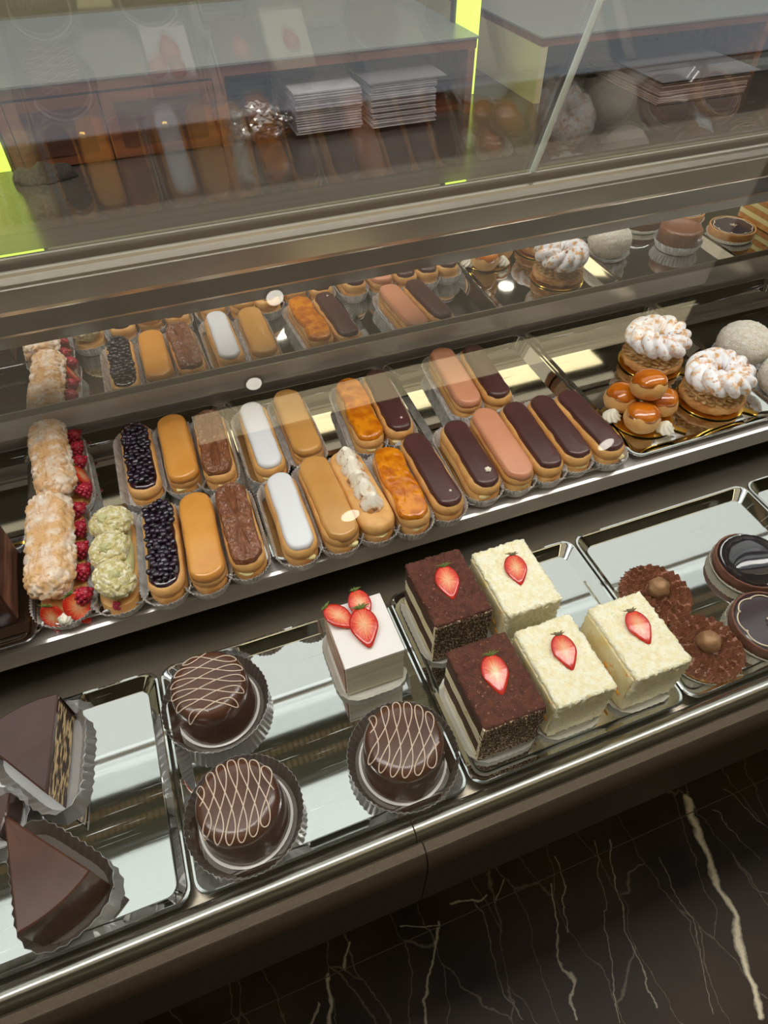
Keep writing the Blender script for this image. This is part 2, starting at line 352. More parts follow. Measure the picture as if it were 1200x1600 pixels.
EW = emis('cool_diffuser', (.93, 1.0, .97), L_WHITE); EWm = emis('warm_diffuser', (1, .86, .62), L_WARM); EC = emis('cove_diffuser', (1, .84, .5), L_COVE)
ceil_panel(-1.6, 3.4, .87, 2.3, EW, 'broad cool white luminous ceiling panel over the back counter')
ceil_panel(-1.6, 3.4, .02, .34, emis('fill_diffuser', (1, .975, .93), L_FILL), 'unseen bright fill panel added straight above the pastry case')  # unseen fill light, added to brighten the pastries
ceil_panel(-1.6, 3.4, -.27, -.03, emis('bluish_fill_diffuser', (.86, .92, 1), .8), 'unseen bluish white slim panel added for reflections, customer side of the fill panel')  # added for pale reflections in the tray slopes and front glass
ceil_panel(-1.6, 3.4, .47, .67, EW, 'narrow cool white luminous ceiling panel between the two dark beams')
ceil_panel(-1.6, 2.5, -1.16, -.45, EWm, 'warm dim luminous ceiling panel on the customer side')
ceil_panel(.3, 2.5, -1.4, -1.24, EC, 'narrow bright yellow cove light farthest from the counter')
t = thing('ceiling_beam', 'dark ceiling beam with two rows of small beads between white ceiling panels', 'beam', (.9, .77, 1.66))
bm = BM(); box(bm, -2.5, 2.5, -.088, .088, 0, .11); obj('beam_body', bm, mat('beam_grey', (66, 66, 70), .5), t, False)
for yy in (-.03, .03):
    bm = BM()
    for i in range(250): box(bm, -2.49 + i * .02, -2.476 + i * .02, yy - .012, yy + .012, -.010, .001)
    obj('bead_strip', bm, mat('bead_wood', (246, 200, 164), .5), t, False)
t = thing('ceiling_beam', 'plain dark ceiling beam nearest above the pastry case', 'beam', (.9, .41, 1.67))
bm = BM(); box(bm, -2.5, 2.5, -.055, .055, 0, .09); obj('beam_body', bm, mat('beam_grey', (66, 66, 70), .5), t, False)
def spot(x, y, label, k=1):
    t = thing('ceiling_spotlight', label, 'spotlight', (x, y, 1.70), 0, 'round ceiling spotlights'); t.scale = (k, k, 1)
    bm = BM(); lathe(bm, [(.05, 0), (.062, .0), (.066, .02), (.05, .05)], 32); obj('bezel', bm, M['rail'], t)
    bm = BM(); lathe(bm, [(.046, -.002), (.047, -.001)], 32); obj('lens', bm, emis('spot_lens', (1, .93, .8), L_SPOT), t)
spot(.9, -2.15, 'round ceiling spotlight nearest the front wall on the left'); spot(2.38, -2.16, 'round ceiling spotlight nearest the front wall on the right')
spot(.54, -1.15, 'round ceiling spotlight beside the yellow cove light', .6); spot(.65, -.81, 'round ceiling spotlight set over the warm ceiling panel', .6)

# ------------------------------------------------------------------ the display case
X0, X1 = -.75, 2.1
case = thing('display_case', 'long steel and glass pastry display case with sloped front glass and mirrored back', 'display case', (0, 0, 0))
bm = BM(); extrude_x(bm, [(-.002, -.03), (-.002, -.004), (.262, -.004), (.262, -.03)], X0, X1); obj('deck', bm, M['deck'], case, False)
for a, b_ in ((X0, .3855), (.3865, X1)):
    bm = BM(); extrude_x(bm, [(-.0015, -.02), (-.003, .007), (-.006, .013), (-.010, .0165), (-.0145, .0168), (-.018, .014), (-.020, .009), (-.020, -.02)], a, b_); obj('steel_lip', bm, M['lip'], case, 60)
    bm = BM(); extrude_x(bm, [(-.021, -.03), (-.0215, .008), (-.024, .013), (-.0305, .0105), (-.0345, .002), (-.0365, -.012), (-.036, -.02)], a + .003, b_ + .003); obj('brown_bumper', bm, M['brown'], case, 35)
    bm = BM(); extrude_x(bm, [(-.01, -.03), (-.0355, -.018), (-.0355, -.03), (-.034, -.135), (-.02, -.137), (-.01, -.1)], a + .004, b_ + .004); obj('lower_front_panel', bm, M['brownshade'], case, False)
bm = BM(); box(bm, X0 + .05, X1 - .05, .16, .48, -DK, -.03); obj('plinth', bm, M['black'], case, False)
bm = BM(); box(bm, X0, X1, .262, .268, -.004, .03); obj('riser', bm, M['black'], case, False)
bm = BM(); extrude_x(bm, [(.232, .028), (.232, .0495), (.235, .0505), (.505, .0505), (.505, .044), (.240, .044), (.240, .028)], X0, X1); obj('shelf', bm, M['strip'], case, False)
bm = BM(); box(bm, X0, X1, .5005, .505, .051, .264); obj('mirror', bm, M['mirror'], case, False)
bm = BM(); extrude_x(bm, [(.5, .051), (.4995, .083), (.494, .084), (.494, .088), (.4925, .0885), (.4925, .0965), (.4945, .0965), (.4965, .090), (.5004, .090), (.5004, .051)], X0, X1); obj('mirror_channel', bm, M['strip'], case, False)
bm = BM(); extrude_x(bm, [(.4435, .2775), (.4395, .2768), (.4378, .2745), (.4335, .2700), (.4328, .2675), (.4318, .2665), (.4318, .2480), (.4326, .2450), (.4335, .2435), (.437, .2425), (.4375, .252), (.4375, .262), (.457, .27), (.4515, .2845), (.449, .2842), (.452, .272)], X0, X1); obj('top_rail', bm, M['rail'], case, False)
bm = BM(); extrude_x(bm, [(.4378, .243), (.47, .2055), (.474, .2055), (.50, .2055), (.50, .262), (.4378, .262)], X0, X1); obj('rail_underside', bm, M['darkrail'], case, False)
bm = BM(); extrude_x(bm, [(.474, .2055), (.4745, .201), (.489, .1815), (.4985, .1815), (.4985, .2055)], X0, X1); obj('mirror_top_channel', bm, M['rail'], case, False)
# sloped rear glass, two sliding panes
GR = glassmat('rear_glass', (.90, .89, .88), 1.15, .015)
def rear_pane(x0, x1, off, lab):
    ca, sa = math.cos(math.radians(21.5)), math.sin(math.radians(21.5))
    y0, z0 = .4545 + off, .272; y1, z1 = .3770 + off, .4690
    bm = BM(); th = .005
    prof = [(y0, z0), (y0 + th * ca, z0 + th * sa), (y1 + th * ca, z1 + th * sa), (y1, z1)]
    extrude_x(bm, prof, x0, x1)
    p = obj('sliding_pane', bm, GR, case, False, lab)
    for xx in (x0, x1):
        bm = BM(); extrude_x(bm, [(y0 - .0003, z0), (y0 + th * ca + .0003, z0 + th * sa), (y1 + th * ca + .0003, z1 + th * sa), (y1 - .0003, z1)], xx - .0008, xx + .0008)
        obj('polished_edge', bm, mat('glass_edge', (240, 244, 246), .3, spec=.8), p, False)
rear_pane(X0, .7035, .007, 'left sliding glass pane'); rear_pane(.700, X1, 0, 'right sliding glass pane')
bm = BM(); extrude_x(bm, [(.3735, .4690), (.3725, .4735), (.3785, .4745), (.3790, .4700)], X0, X1); obj('top_frame', bm, M['rail'], case, False)
GF = glassmat('front_glass', (.99, .995, .99), .9, .0)
inner = [(-.0290, .0128), (.3730, .4694)]
outer = [(y - .0034, z + .0030) for y, z in inner]
bm = BM()
for q in (inner, outer[::-1]):
    vs = [[bm.verts.new((xx, y, z)) for y, z in q] for xx in (X0, X1)]
    for i in range(len(q) - 1): bm.faces.new((vs[0][i], vs[0][i + 1], vs[1][i + 1], vs[1][i]))
bmesh.ops.recalc_face_normals(bm, faces=bm.faces)
bmesh.ops.bridge_loops(bm, edges=[e for e in bm.edges if e.is_boundary])
obj('front_glass', bm, GF, case, 30)

# trays
def tray(x0, x1, y0, y1, z, h, wl, label, group, m=None):
    cx, cy = (x0 + x1) / 2, (y0 + y1) / 2
    t = thing('serving_tray', label, 'tray', (cx, cy, z), 0, group)
    hx, hy = (x1 - x0) / 2 - .0012, (y1 - y0) / 2
    R = []
    for ins, zz, rr in ((wl + .001, .0008, .008), (wl, .0014, .009), (.0035, h - .001, .011), (.002, h, .012), (.0004, h, .012), (0, h - .0008, .012), (.0003, h - .003, .012)):
        R.append(ring(rrect(-hx + ins, hx - ins, -hy + ins, hy - ins, rr, 6), zz))
    bm = BM(); loft(bm, R, True, False); o = obj('tray_body', bm, m or M['tray'], t, 25)
    md = o.modifiers.new('s', 'SOLIDIFY'); md.thickness = .0006; md.offset = -1
    return t
LT = [(-.0, .22, 'holding the cake wedges, at the left end'), (.22, .443, 'holding two drizzled domes and the white cream slice'), (.443, .6545, 'under the cocoa and yellow crumb slices'), (.6545, .8825, 'under the chocolate tarts'), (.8825, 1.1, 'empty but for its corner, at the right end')]
for a, b_, l in LT: tray(a, b_, .0, .199, -.003, .011, .011, 'steel tray on the lower deck ' + l, 'polished trays on the lower deck')
UT = [(-.055, .145, 'left of the berry eclairs'), (.145, .345, 'under the berry, blueberry and praline eclairs'), (.345, .545, 'under the white, coffee and toasted meringue eclairs'), (.545, .7455, 'under the row of pink and chocolate eclairs'), (.7455, .947, 'under the caramel puff tower and the two choux rings'), (.947, 1.154, 'under the coconut balls'), (1.154, 1.354, 'beyond the coconut balls')]
for a, b_, l in UT: tray(a, b_, .238, .4925, .0508, .0100, .0152, 'steel tray on the raised shelf ' + l, 'polished trays on the raised shelf')
ZS = .0525; ZL = -.0012

# ------------------------------------------------------------------ pleated paper
def pleats(outline, z0, z1, d0, d1, parent, name='paper_liner', m=None, step=.0016, amp=.0008, floor=True, rag=.0006, seed=1, dark=0):
    p = resample(outline, step); rnd = random.Random(seed); nr = nrm2(p)
    def rg(d, a, z, jit=0):
        return [(x + nx * (d + (a if i % 2 else -a)), y + ny * (d + (a if i % 2 else -a)), z + (rnd.uniform(-1, 1) * jit)) for i, ((x, y), (nx, ny)) in enumerate(zip(p, nr))]
    R = [rg(d0, amp * .2, z0), rg((d0 + d1) / 2, amp * .7, (z0 + z1) / 2), rg(d1, amp, z1, rag)]
    bm = BM(); loft(bm, R, floor, False)
    o = obj(name, bm, m or M['paper'], parent, False)
    md = o.modifiers.new('s', 'SOLIDIFY'); md.thickness = .00025
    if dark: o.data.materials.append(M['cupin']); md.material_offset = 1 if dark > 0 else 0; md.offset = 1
    return o

# ------------------------------------------------------------------ eclairs
def eclair_body(L=.113, W=.034, seed=0, H=.026):
    bm = BM(); P = stadium(L, W, 12, 8)
    prof = [(.0030, 0), (.0012, .002), (.0002, .006), (0, .010), (.0006, .0125), (.0016, .0135), (.0004, .015), (0, .019), (.0010, .0228), (.003, H - .0008), (.007, H)]
    R = []
    for ins, z in prof:
        q = offs(P, -ins)
        R.append([(x * (1 + .05 * nzv((0, y, 0), 30, seed)) + .0012 * nzv((0, y, .3), 22, seed + 3), y, z + .0006 * nzv((x, y, z), 60, seed)) for x, y in q])
    loft(bm, R); return bm
def icing_cap(L=.107, W=.0275, seed=0, z0=.0245, z1=.0305, wob=.0006, bumps=0, bs=250):
    bm = BM(); P = stadium(L, W, 12, 14 if bumps else 8); n = 5
    R = []
    for ins, z in ((-.0004, z0), (-.0002, (z0 + z1) / 2), (.0010, z1 - .0012), (.0028, z1 - .0003), (.006, z1), (.0095, z1 + .0002)):
        q = offs(P, -ins)
        R.append([(x + wob * 1.5 * nzv((x, y, 0), 120, seed), y + wob * nzv((x, y, 1), 120, seed + 2), z + (wob * .6) * nzv((x, y, 2), 70, seed)) for x, y in q])
    loft(bm, R)
    if bumps:
        bmesh.ops.subdivide_edges(bm, edges=bm.edges[:], cuts=3, use_grid_fill=True)
        for v in bm.verts:
            if v.co.z > z0 + .001: v.co.z += bumps * (nzv(v.co, bs, seed) + .5 * nzv(v.co, bs * 2, seed))
    return bm
def kiss(bm, c, R, H, lobes=6, twist=2.2, n=48, ridge=.12, lean=(0, 0)):
    rings = []
    K = 12
    for k in range(K + 1):
        t = k / K; r = R * (1 - t ** 1.3) ** .85 * (1 if t > .12 else .86 + t) + .0004; z = H * t
        rr = []
        for i in range(n):
            a = 2 * PI * i / n; q = r * (1 + ridge * math.cos(lobes * (a + twist * t)))
            rr.append((c[0] + q * math.cos(a) + lean[0] * t * t, c[1] + q * math.sin(a) + lean[1] * t * t, c[2] + z))
        rings.append(rr)
    loft(bm, rings[:-1])
def liner(t, seed, L=.113, W=.034, sx=0, sy=0):
    o = pleats(stadium(L + .001, W + .001, 12, 8), 0, .0145, .0006, .0058, t, step=.0015, amp=.0007, seed=seed)
    o.location = (sx, sy, -.0006); return o
DARKP = M['paperb']
def eclair(kind, x, y, ang, L, label, seed, nm='eclair', group='eclairs on the raised shelf', W=.0335):
    t = thing(nm, label, 'eclair', (x, y, ZS), math.radians(ang), group)
    rnd = random.Random(seed)
    liner(t, seed, L, W, rnd.uniform(-.003, -.001), rnd.uniform(-.001, .0005))
    obj('choux_shell', eclair_body(L, W, seed), M['dough'], t, 60)
    if kind in ('caramel', 'coffee', 'white', 'pink', 'choc_e', 'brulee'):
        bw = {'caramel': .0315, 'coffee': .0315, 'white': .0262, 'pink': .0305, 'choc_e': .027, 'brulee': .030}[kind]
        z0 = .021 if kind in ('caramel', 'coffee', 'pink') else .0235
        bm = icing_cap(L - (.002 if bw > .03 else .006), bw, seed, z0, .0305, .0006 if kind != 'choc_e' else .0009, .0005 if kind == 'brulee' else 0, 160)
        if kind == 'brulee':
            for v in bm.verts: v.co.x += .0012 * math.sin(v.co.y * 120 + seed)
        obj('icing', bm, M[kind], t, 'all')
    elif kind == 'milk':
        obj('praline_coating', icing_cap(L - .006, .0295, seed, .021, .0308, .0012, .0022, 420), M['milk'], t, 'all')
    elif kind == 'blue':
        bm = icing_cap(L - .009, .0262, seed, .024, .0285, .0012); obj('blueberry_glaze', bm, M['gel'], t, 'all')
        bm = BM(); P = []
        for k in range(900):
            if len(P) > 95: break
            px, py = rnd.uniform(-.0122, .0122), rnd.uniform(-L / 2 + .009, L / 2 - .009)
            if abs(py) > L / 2 - .02 and math.hypot(px, abs(py) - (L / 2 - .02)) > .0115: continue
            if all(math.dist((px, py), q) > .0042 for q in P): P.append((px, py))
        for px, py in P:
            r = rnd.uniform(.0026, .0042); sphere(bm, (px, py, .0285 + rnd.uniform(0, .0016) + .0022 * (1 - (px / .013) ** 2)), r, 2, (1, rnd.uniform(.75, 1), rnd.uniform(.55, .85)), Euler((rnd.uniform(-.5, .5), rnd.uniform(-.5, .5), rnd.uniform(0, 3))).to_matrix().to_4x4())
        o = obj('blueberries', bm, M['berry'], t, 'all'); o['kind'] = 'stuff'
    elif kind == 'meringue':
        for k in range(5):
            bm = BM(); kiss(bm, (0, 0, 0), .0122, .020, 9, 1.4, 60, .05, (rnd.uniform(-.004, -.001), rnd.uniform(0, .004)))
            o = obj('meringue_kiss', bm, M['toast'], t, 'all'); place(o, (rnd.uniform(-.001, .001), .041 - k * .0172, .0245), (0, 0, rnd.uniform(0, 6)))
    if kind != 'blue' and rnd.random() < .7:
        bm = BM(); sphere(bm, (0, 0, 0), .004, 2, (1.8, .8, .7)); displace(bm, .0012, 300, seed)
        o = obj('cream_filling', bm, M['custard'], t); place(o, (rnd.uniform(-.006, .006), -L / 2 + .0035, .0125), (0, 0, rnd.uniform(-.3, .3)))
    return t
EC_ = [
 ('blue', .247, .412, 0, .113, 'blueberry topped eclair in the back row, behind its twin'),
 ('caramel', .287, .411, 0, .108, 'glossy caramel iced eclair in the back row beside the blueberry one'),
 ('milk', .324, .405, -3, .110, 'milk chocolate praline eclair in the back row, right of a caramel one'),
 ('white', .374, .399, -.5, .115, 'white iced eclair in the back row'),
 ('coffee', .417, .406, 0, .114, 'coffee iced eclair in the back row beside the white one'),
 ('brulee', .488, .402, -4, .115, 'burnt orange caramelised eclair in the back row'),
 ('choc_e', .524, .405, -3.3, .117, 'dark chocolate eclair with a pearl dot in the back row beside the burnt orange one'),
 ('pink', .614, .418, -4, .115, 'pink iced eclair in the back row'),
 ('choc_e', .652, .414, -5, .110, 'dark chocolate eclair in the back row beside the pink one'),
 ('blue', .253, .285, -4, .114, 'glossy blueberry topped eclair in the front row beside the pistachio one'),
 ('caramel', .289, .281, -2.4, .111, 'caramel iced eclair in the front row beside the blueberry one'),
 ('milk', .325, .284, -1.2, .110, 'bumpy milk chocolate praline eclair in the front row'),
 ('white', .375, .281, -1.4, .109, 'white iced eclair in the front row, left of the coffee one'),
 ('coffee', .415, .286, .5, .118, 'large coffee iced eclair in the front row'),
 ('meringue', .450, .287, 2, .118, 'eclair with five toasted meringue kisses in the front row'),
 ('brulee', .489, .278, -1.4, .109, 'burnt orange caramelised eclair in the front row beside the meringue one'),
 ('choc_e', .526, .285, 0, .115, 'dark chocolate eclair with a pearl dot in the front row'),
 ('choc_e', .574, .292, -2.2, .108, 'dark chocolate eclair with a small white flower, left of the pink one'),
 ('pink', .612, .295, -2.7, .114, 'pink iced eclair in the front row'),
 ('choc_e', .648, .295, -3.3, .114, 'plain dark chocolate eclair just right of the front pink one'),
 ('choc_e', .683, .296, -2.6, .110, 'plain dark chocolate eclair, middle of the three at the right end of the front row'),
 ('choc_e', .719, .293, 1.5, .110, 'plain dark chocolate eclair at the right end beside the caramel puff tower'),
]
for i, (k, x, y, a, L, lab) in enumerate(EC_):
    nm = {'blue': 'blueberry_eclair', 'caramel': 'caramel_eclair', 'milk': 'praline_eclair', 'white': 'white_iced_eclair', 'coffee': 'coffee_eclair', 'brulee': 'burnt_caramel_eclair', 'choc_e': 'chocolate_eclair', 'pink': 'pink_iced_eclair', 'meringue': 'meringue_eclair'}[k]
    t = eclair(k, x, y, a, L, lab, i + 1, nm, W=.036 if i in (13, 14) else .0335)
    if 'pearl dot' in lab:
        bm = BM(); sphere(bm, (.003, -.040, .0308), .0014, 2); obj('sugar_dot', bm, M['pearl'], t)
    if 'flower' in lab:
        bm = BM()
        for q in range(5): sphere(bm, (.004 + .0022 * math.cos(q * 1.256), -.034 + .0022 * math.sin(q * 1.256), .0315), .0016, 2)
        sphere(bm, (.004, -.034, .0325), .0012, 2); obj('sugar_flower', bm, M['pearl'], t)

# ------------------------------------------------------------------ berries
def raspberry(parent, loc, rot=(0, 0, 0), R=.0075):
    bm = BM(); rnd = random.Random(int(loc[0] * 1e5) + int(loc[1] * 1e5))
    for lv, n in ((0, 9), (1, 10), (2, 9), (3, 6), (4, 1)):
        z = -.004 + lv * .0033; rr = R * (1, 1.02, .85, .5, 0)[lv]
        for k in range(n):
            a = 2 * PI * (k + lv * .5) / n; sphere(bm, (rr * .72 * math.cos(a), rr * .72 * math.sin(a), z), .0025, 1)
    sphere(bm, (0, 0, .001), R * .8, 2, (1, 1, 1.15))
    return place(obj('raspberry', bm, M['rasp'], parent, 'all'), loc, rot)
def strawcut(pale):
    m = bpy.data.materials.new('strawberry_cut'); m.use_nodes = True; nt = m.node_tree; N = nt.nodes; L = nt.links; b = N['Principled BSDF']
    tc = N.new('ShaderNodeTexCoord'); mp = N.new('ShaderNodeMapping'); mp.inputs['Scale'].default_value = (1 / .0118, 1 / .019, 0); L.new(tc.outputs['Object'], mp.inputs[0])
    ln = N.new('ShaderNodeVectorMath'); ln.operation = 'LENGTH'; L.new(mp.outputs[0], ln.inputs[0])
    sx = N.new('ShaderNodeSeparateXYZ'); L.new(mp.outputs[0], sx.inputs[0]); at = N.new('ShaderNodeMath'); at.operation = 'ARCTAN2'; L.new(sx.outputs[1], at.inputs[0]); L.new(sx.outputs[0], at.inputs[1])
    cm = N.new('ShaderNodeCombineXYZ'); L.new(at.outputs[0], cm.inputs[0]); L.new(ln.outputs['Value'], cm.inputs[1]); m3 = N.new('ShaderNodeMapping'); m3.inputs['Scale'].default_value = (7, 1.6, 1); L.new(cm.outputs[0], m3.inputs[0])
    n = N.new('ShaderNodeTexNoise'); n.inputs['Scale'].default_value = 1; n.inputs['Detail'].default_value = 3; L.new(m3.outputs[0], n.inputs['Vector'])
    a = N.new('ShaderNodeMath'); a.operation = 'MULTIPLY_ADD'; a.inputs[1].default_value = .7; L.new(n.outputs['Fac'], a.inputs[0]); L.new(ln.outputs['Value'], a.inputs[2])
    r = N.new('ShaderNodeValToRGB'); L.new(a.outputs[0], r.inputs[0]); e = r.color_ramp.elements
    e[0].position = .42; e[0].color = lin(pale); e[1].position = 1.0; e[1].color = lin((200, 34, 20))
    for p, c in ((.64, (238, 136, 88)), (.84, (228, 76, 38)), (.95, (214, 48, 24))): q = e.new(p); q.color = lin(c)
    L.new(r.outputs[0], b.inputs['Base Color']); b.inputs['Roughness'].default_value = .2; b.inputs['Coat Weight'].default_value = .8; b.inputs['Coat Roughness'].default_value = .05
    bn = N.new('ShaderNodeBump'); bn.inputs['Strength'].default_value = .4; bn.inputs['Distance'].default_value = .001; L.new(n.outputs['Fac'], bn.inputs['Height']); L.new(bn.outputs[0], b.inputs['Normal'])
    return m
SC = {'red': strawcut((244, 176, 130)), 'pale': strawcut((244, 216, 168)), 'mid': strawcut((244, 186, 140))}
def strawberry(parent, loc, rot, kind='red', s=1.0, leaf='green'):
    n = 32; rim = []
    for i in range(n):
        a = 2 * PI * i / n; yy = math.cos(a); xx = math.sin(a)
        wd = .0095 * (1 - .30 * max(0, -yy) ** 1.2) * (1 if yy > -.2 else 1 - .35 * (-yy - .2))
        rim.append((xx * wd, yy * (.0128 if yy > 0 else .0165)))
    bm = BM(); R = [ring([(x * .8, y * .8) for x, y in rim], .0012), ring([(x * .96, y * .96) for x, y in rim], .0008), ring(rim, 0)]
    for k in range(1, 4):
        q = math.cos(k / 4 * PI / 2); R.append(ring([(x * q, y * q) for x, y in rim], -.006 * math.sin(k / 4 * PI / 2)))
    bm2 = BM(); loft(bm, R[:3], True, False); loft(bm2, R[2:], False, True)
    o = obj('strawberry_half', bm, SC[kind], parent, 'all'); place(o, loc, rot, s * 1.22)
    obj('strawberry_skin', bm2, M['stred'], o, 'all')
    bm = BM(); rnd = random.Random(int(loc[0] * 1e4) + 3)
    for k in range(5):
        a = math.radians(35 + k * 27); Ln = rnd.uniform(.006, .009)
        tube(bm, [(0, .0115, 0), (math.cos(a) * Ln * .5, .0115 + math.sin(a) * Ln * .3, .0018), (math.cos(a) * Ln, .0115 + math.sin(a) * Ln * .45, .0012)], .0011, 5, lambda t: 1 - .8 * t)
    obj('calyx', bm, M['green' if leaf == 'green' else 'stalk'], o, 'all')
    return o

# berry eclairs with powdered lids
def crack(co, s, seed):
    q = Vector(co) * s + Vector((seed * 3.7, 1.3, seed)); q += Vector((noise.noise(q * 1.3), noise.noise(q * 1.3 + Vector((5, 5, 5))), 0)) * .5
    d = noise.voronoi(q)[0]; return min(1, (d[1] - d[0]) * 2.6) ** .7
def lid_mesh(L, W, H, seed):
    bm = BM(); P = stadium(L, W, 14, 16); R = []
    for ins, z in ((.0025, 0), (.0004, .0008), (0, .003), (.0008, .0065), (.003, .0105), (.0065, H - .0018), (.0105, H - .0004), (.0145, H)):
        R.append(ring(offs(P, -ins), z))
    loft(bm, R); bmesh.ops.subdivide_edges(bm, edges=bm.edges[:], cuts=3, use_grid_fill=True)
    bm.normal_update()
    for v in bm.verts:
        v.co += v.normal * (crack(v.co, 120, seed) * .0024 - .0012 + .0007 * nzv(v.co, 240, seed + 1))
        v.co.x += .002 * nzv((0, v.co.y, 0), 35, seed)
    return bm
def berry_eclair(x, y, ang, label, seed, L, W, lidx, front):
    t = thing('berry_eclair', label, 'eclair', (x, y, ZS), math.radians(ang), 'powdered berry eclairs')
    pleats(stadium(L + .002, W + .006, 12, 8), 0, .013, .001, .006, t, seed=seed)
    obj('choux_base', eclair_body(L, W + .003, seed, .016) if False else icing_cap(L, W + .002, seed, 0.001, .014, .001), M['dough'], t)
    bm = BM(); sphere(bm, (0, 0, .017), .012, 3, (1.25, 4.1, .75)); displace(bm, .003, 90, seed); obj('cream_filling', bm, M['cream'], t, 'all')
    rnd = random.Random(seed)
    for k in range(5):
        yy = L / 2 - .016 - k * (L - .03) / 4
        if k == 3 and not front: 
            o = strawberry(t, (.0185, yy, .021), (1.2, .1, 1.4), 'red', .85)
        else: raspberry(t, (.0178, yy, .0205), (.4 * rnd.random(), 1.2, rnd.random()), .0088)
    if front:
        strawberry(t, (.012, -L / 2 + .006, .017), (1.15, 0, .55), 'red', 1.0)
        strawberry(t, (-.010, -L / 2 + .005, .014), (1.3, 0, -.3), 'mid', .9)
        bm = BM(); kiss(bm, (0, 0, 0), .006, .010); place(obj('cream_dollop', bm, M['cream'], t, 'all'), (.0, -L / 2 + .001, .012), (.9, 0, 0))
    o = obj('powdered_lid', lid_mesh(L - .002 if not front else L - .012, W + .004, .017, seed), M['crack'], t, 'all')
    place(o, (lidx, .003 if not front else .007, .0275), (0, math.radians(-7), 0))
berry_eclair(.168, .430, 3.5, 'powdered berry eclair with raspberries in the back row, against the mirror channel', 31, .120, .036, -.004, False)
berry_eclair(.162, .308, -.5, 'powdered berry eclair with strawberries sticking out of its front end, in the front row', 32, .138, .040, -.004, True)

# pistachio choux eclair
t = thing('pistachio_eclair', 'pistachio eclair of three pale green crackled puffs, left of the front blueberry eclair', 'eclair', (.2105, .289, ZS), math.radians(-3), 'eclairs on the raised shelf')
pleats(stadium(.112, .040, 12, 8), 0, .014, .001, .007, t, seed=9)
obj('choux_base', icing_cap(.108, .037, 5, .001, .013, .001), M['dough'], t)
bm = BM(); sphere(bm, (0, 0, .016), .012, 3, (1.3, 4.0, .7)); displace(bm, .003, 120, 3); obj('pistachio_cream', bm, M['pistc'], t, 'all')
for k, (xx, yy) in enumerate(((-.001, .0355), (-.003, .0015), (0, -.0335))):
    bm = BM(); sphere(bm, (0, 0, 0), .0192, 6, (1, .86, .6)); bm.normal_update()
    for v in bm.verts: v.co += v.normal * (.0017 * crack(v.co, 130, k + 2) + .0005 * nzv(v.co, 300, k))
    o = place(obj('choux_puff', bm, M['pist'], t, 'all'), (xx, yy, .027), (.15, -.1, k))
    bm = BM(); kiss(bm, (0, 0, 0), .0052, .005, 6, 1.0); place(obj('cream_star', bm, M['pistc'], o, 'all'), (-.004, 0, .0105), (0, -.3, 0))
    bm = BM(); sphere(bm, (0, 0, 0), .0012, 1); place(obj('raspberry_crumb', bm, M['rasp'], o, 'all'), (-.009, .002, .0098))
bm = BM()
for q in range(9): sphere(bm, (random.uniform(-.004, .004), random.uniform(-.002, .002), random.uniform(-.003, .003)), .0024, 1)
place(obj('raspberry_piece', bm, M['rasp'], t, 'all'), (-.002, -.051, .012))

# chocolate slab at the left
t = thing('gilded_cake_board', 'square dark board with gold rim under the chocolate slab', 'cake board', (.075, .29, ZS + .006))
bm = BM(); R = [ring(rrect(-.052, .052, -.052, .052, .006), 0), ring(rrect(-.056, .056, -.056, .056, .008), .003), ring(rrect(-.062, .062, -.062, .062, .01), .007), ring(rrect(-.063, .063, -.063, .063, .01), .0065)]; loft(bm, R, True, False); o = obj('board', bm, mat('dark_lacquer', (48, 34, 26), .15, coat=.6), t)
bm = BM(); R = [ring(rrect(-.0558, .0558, -.0558, .0558, .008), .0034), ring(rrect(-.0575, .0575, -.0575, .0575, .008), .0048)]; loft(bm, R, False, False); obj('gold_rim', bm, M['gold'], t)
t = thing('chocolate_slab', 'tall square dark chocolate cake at the left edge on a gilded board', 'cake', (.075, .295, ZS + .0065))
bm = BM(); box(bm, -.045, .045, -.04, .045, 0, .045); bev(bm, .002); obj('glazed_cake', bm, M['choc'], t)
bm = BM(); box(bm, .0452, .0464, -.037, .043, .002, .043); obj('cut_face', bm, mat('cut_chocolate_cake', (66, 34, 32), .5, c2=(150, 106, 84), nscale=1, stretch=(10, 10, 120)), t, False)

# ------------------------------------------------------------------ domes
def dome(x, y, pat, label, seed):
    t = thing('chocolate_dome', label, 'cake', (x, y, ZL), 0, 'drizzled chocolate domes')
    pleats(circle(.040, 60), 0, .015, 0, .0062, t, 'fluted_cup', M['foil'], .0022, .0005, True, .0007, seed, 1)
    bm = BM(); lathe(bm, [(.0365, .0008), (.037, .0028)], 48); obj('cake_card', bm, M['frost'], t)
    R = .0325; H = .049
    def fn(a, r, z): return 1 + .015 * nzv((math.cos(a) * 2, math.sin(a) * 2, z * 40), 1, seed) * (1 - z / H)
    bm = BM(); lathe(bm, [(R + .002, .003), (R + .0026, .005), (R + .001, .0085), (R + .0008, .02), (R - .0002, .036), (R - .0007, .042), (R - .0022, .0458), (R - .0048, H - .0002), (R - .010, H + .0003), (.008, H + .0004)], 64, fn=fn)
    obj('chocolate_shell', bm, M['choc_d'], t, 'all')
    ang, loops, amp = pat; pts = []; n = 260; Rt = R - .0015
    for i in range(n + 1):
        s = i / n; u = -Rt * .92 + 2 * Rt * .88 * s; half = math.sqrt(max(0, Rt * Rt - u * u)) * .96 + .001
        ph = s * loops * 2 * PI
        px = u + .0052 * math.sin(ph * 2 + .4) * .9; py = half * math.sin(ph) * amp
        r = math.hypot(px, py); z = H + .0006
        if r > Rt - .006: z -= ((r - (Rt - .006)) / .0072) ** 2.4 * .0055
        c, s_ = math.cos(ang), math.sin(ang); pts.append((px * c - py * s_, px * s_ + py * c, z))
    bm = BM(); tube(bm, pts, .0005, 5); obj('drizzle', bm, mat('drizzle', (222, 198, 178), .4), t, 'all')
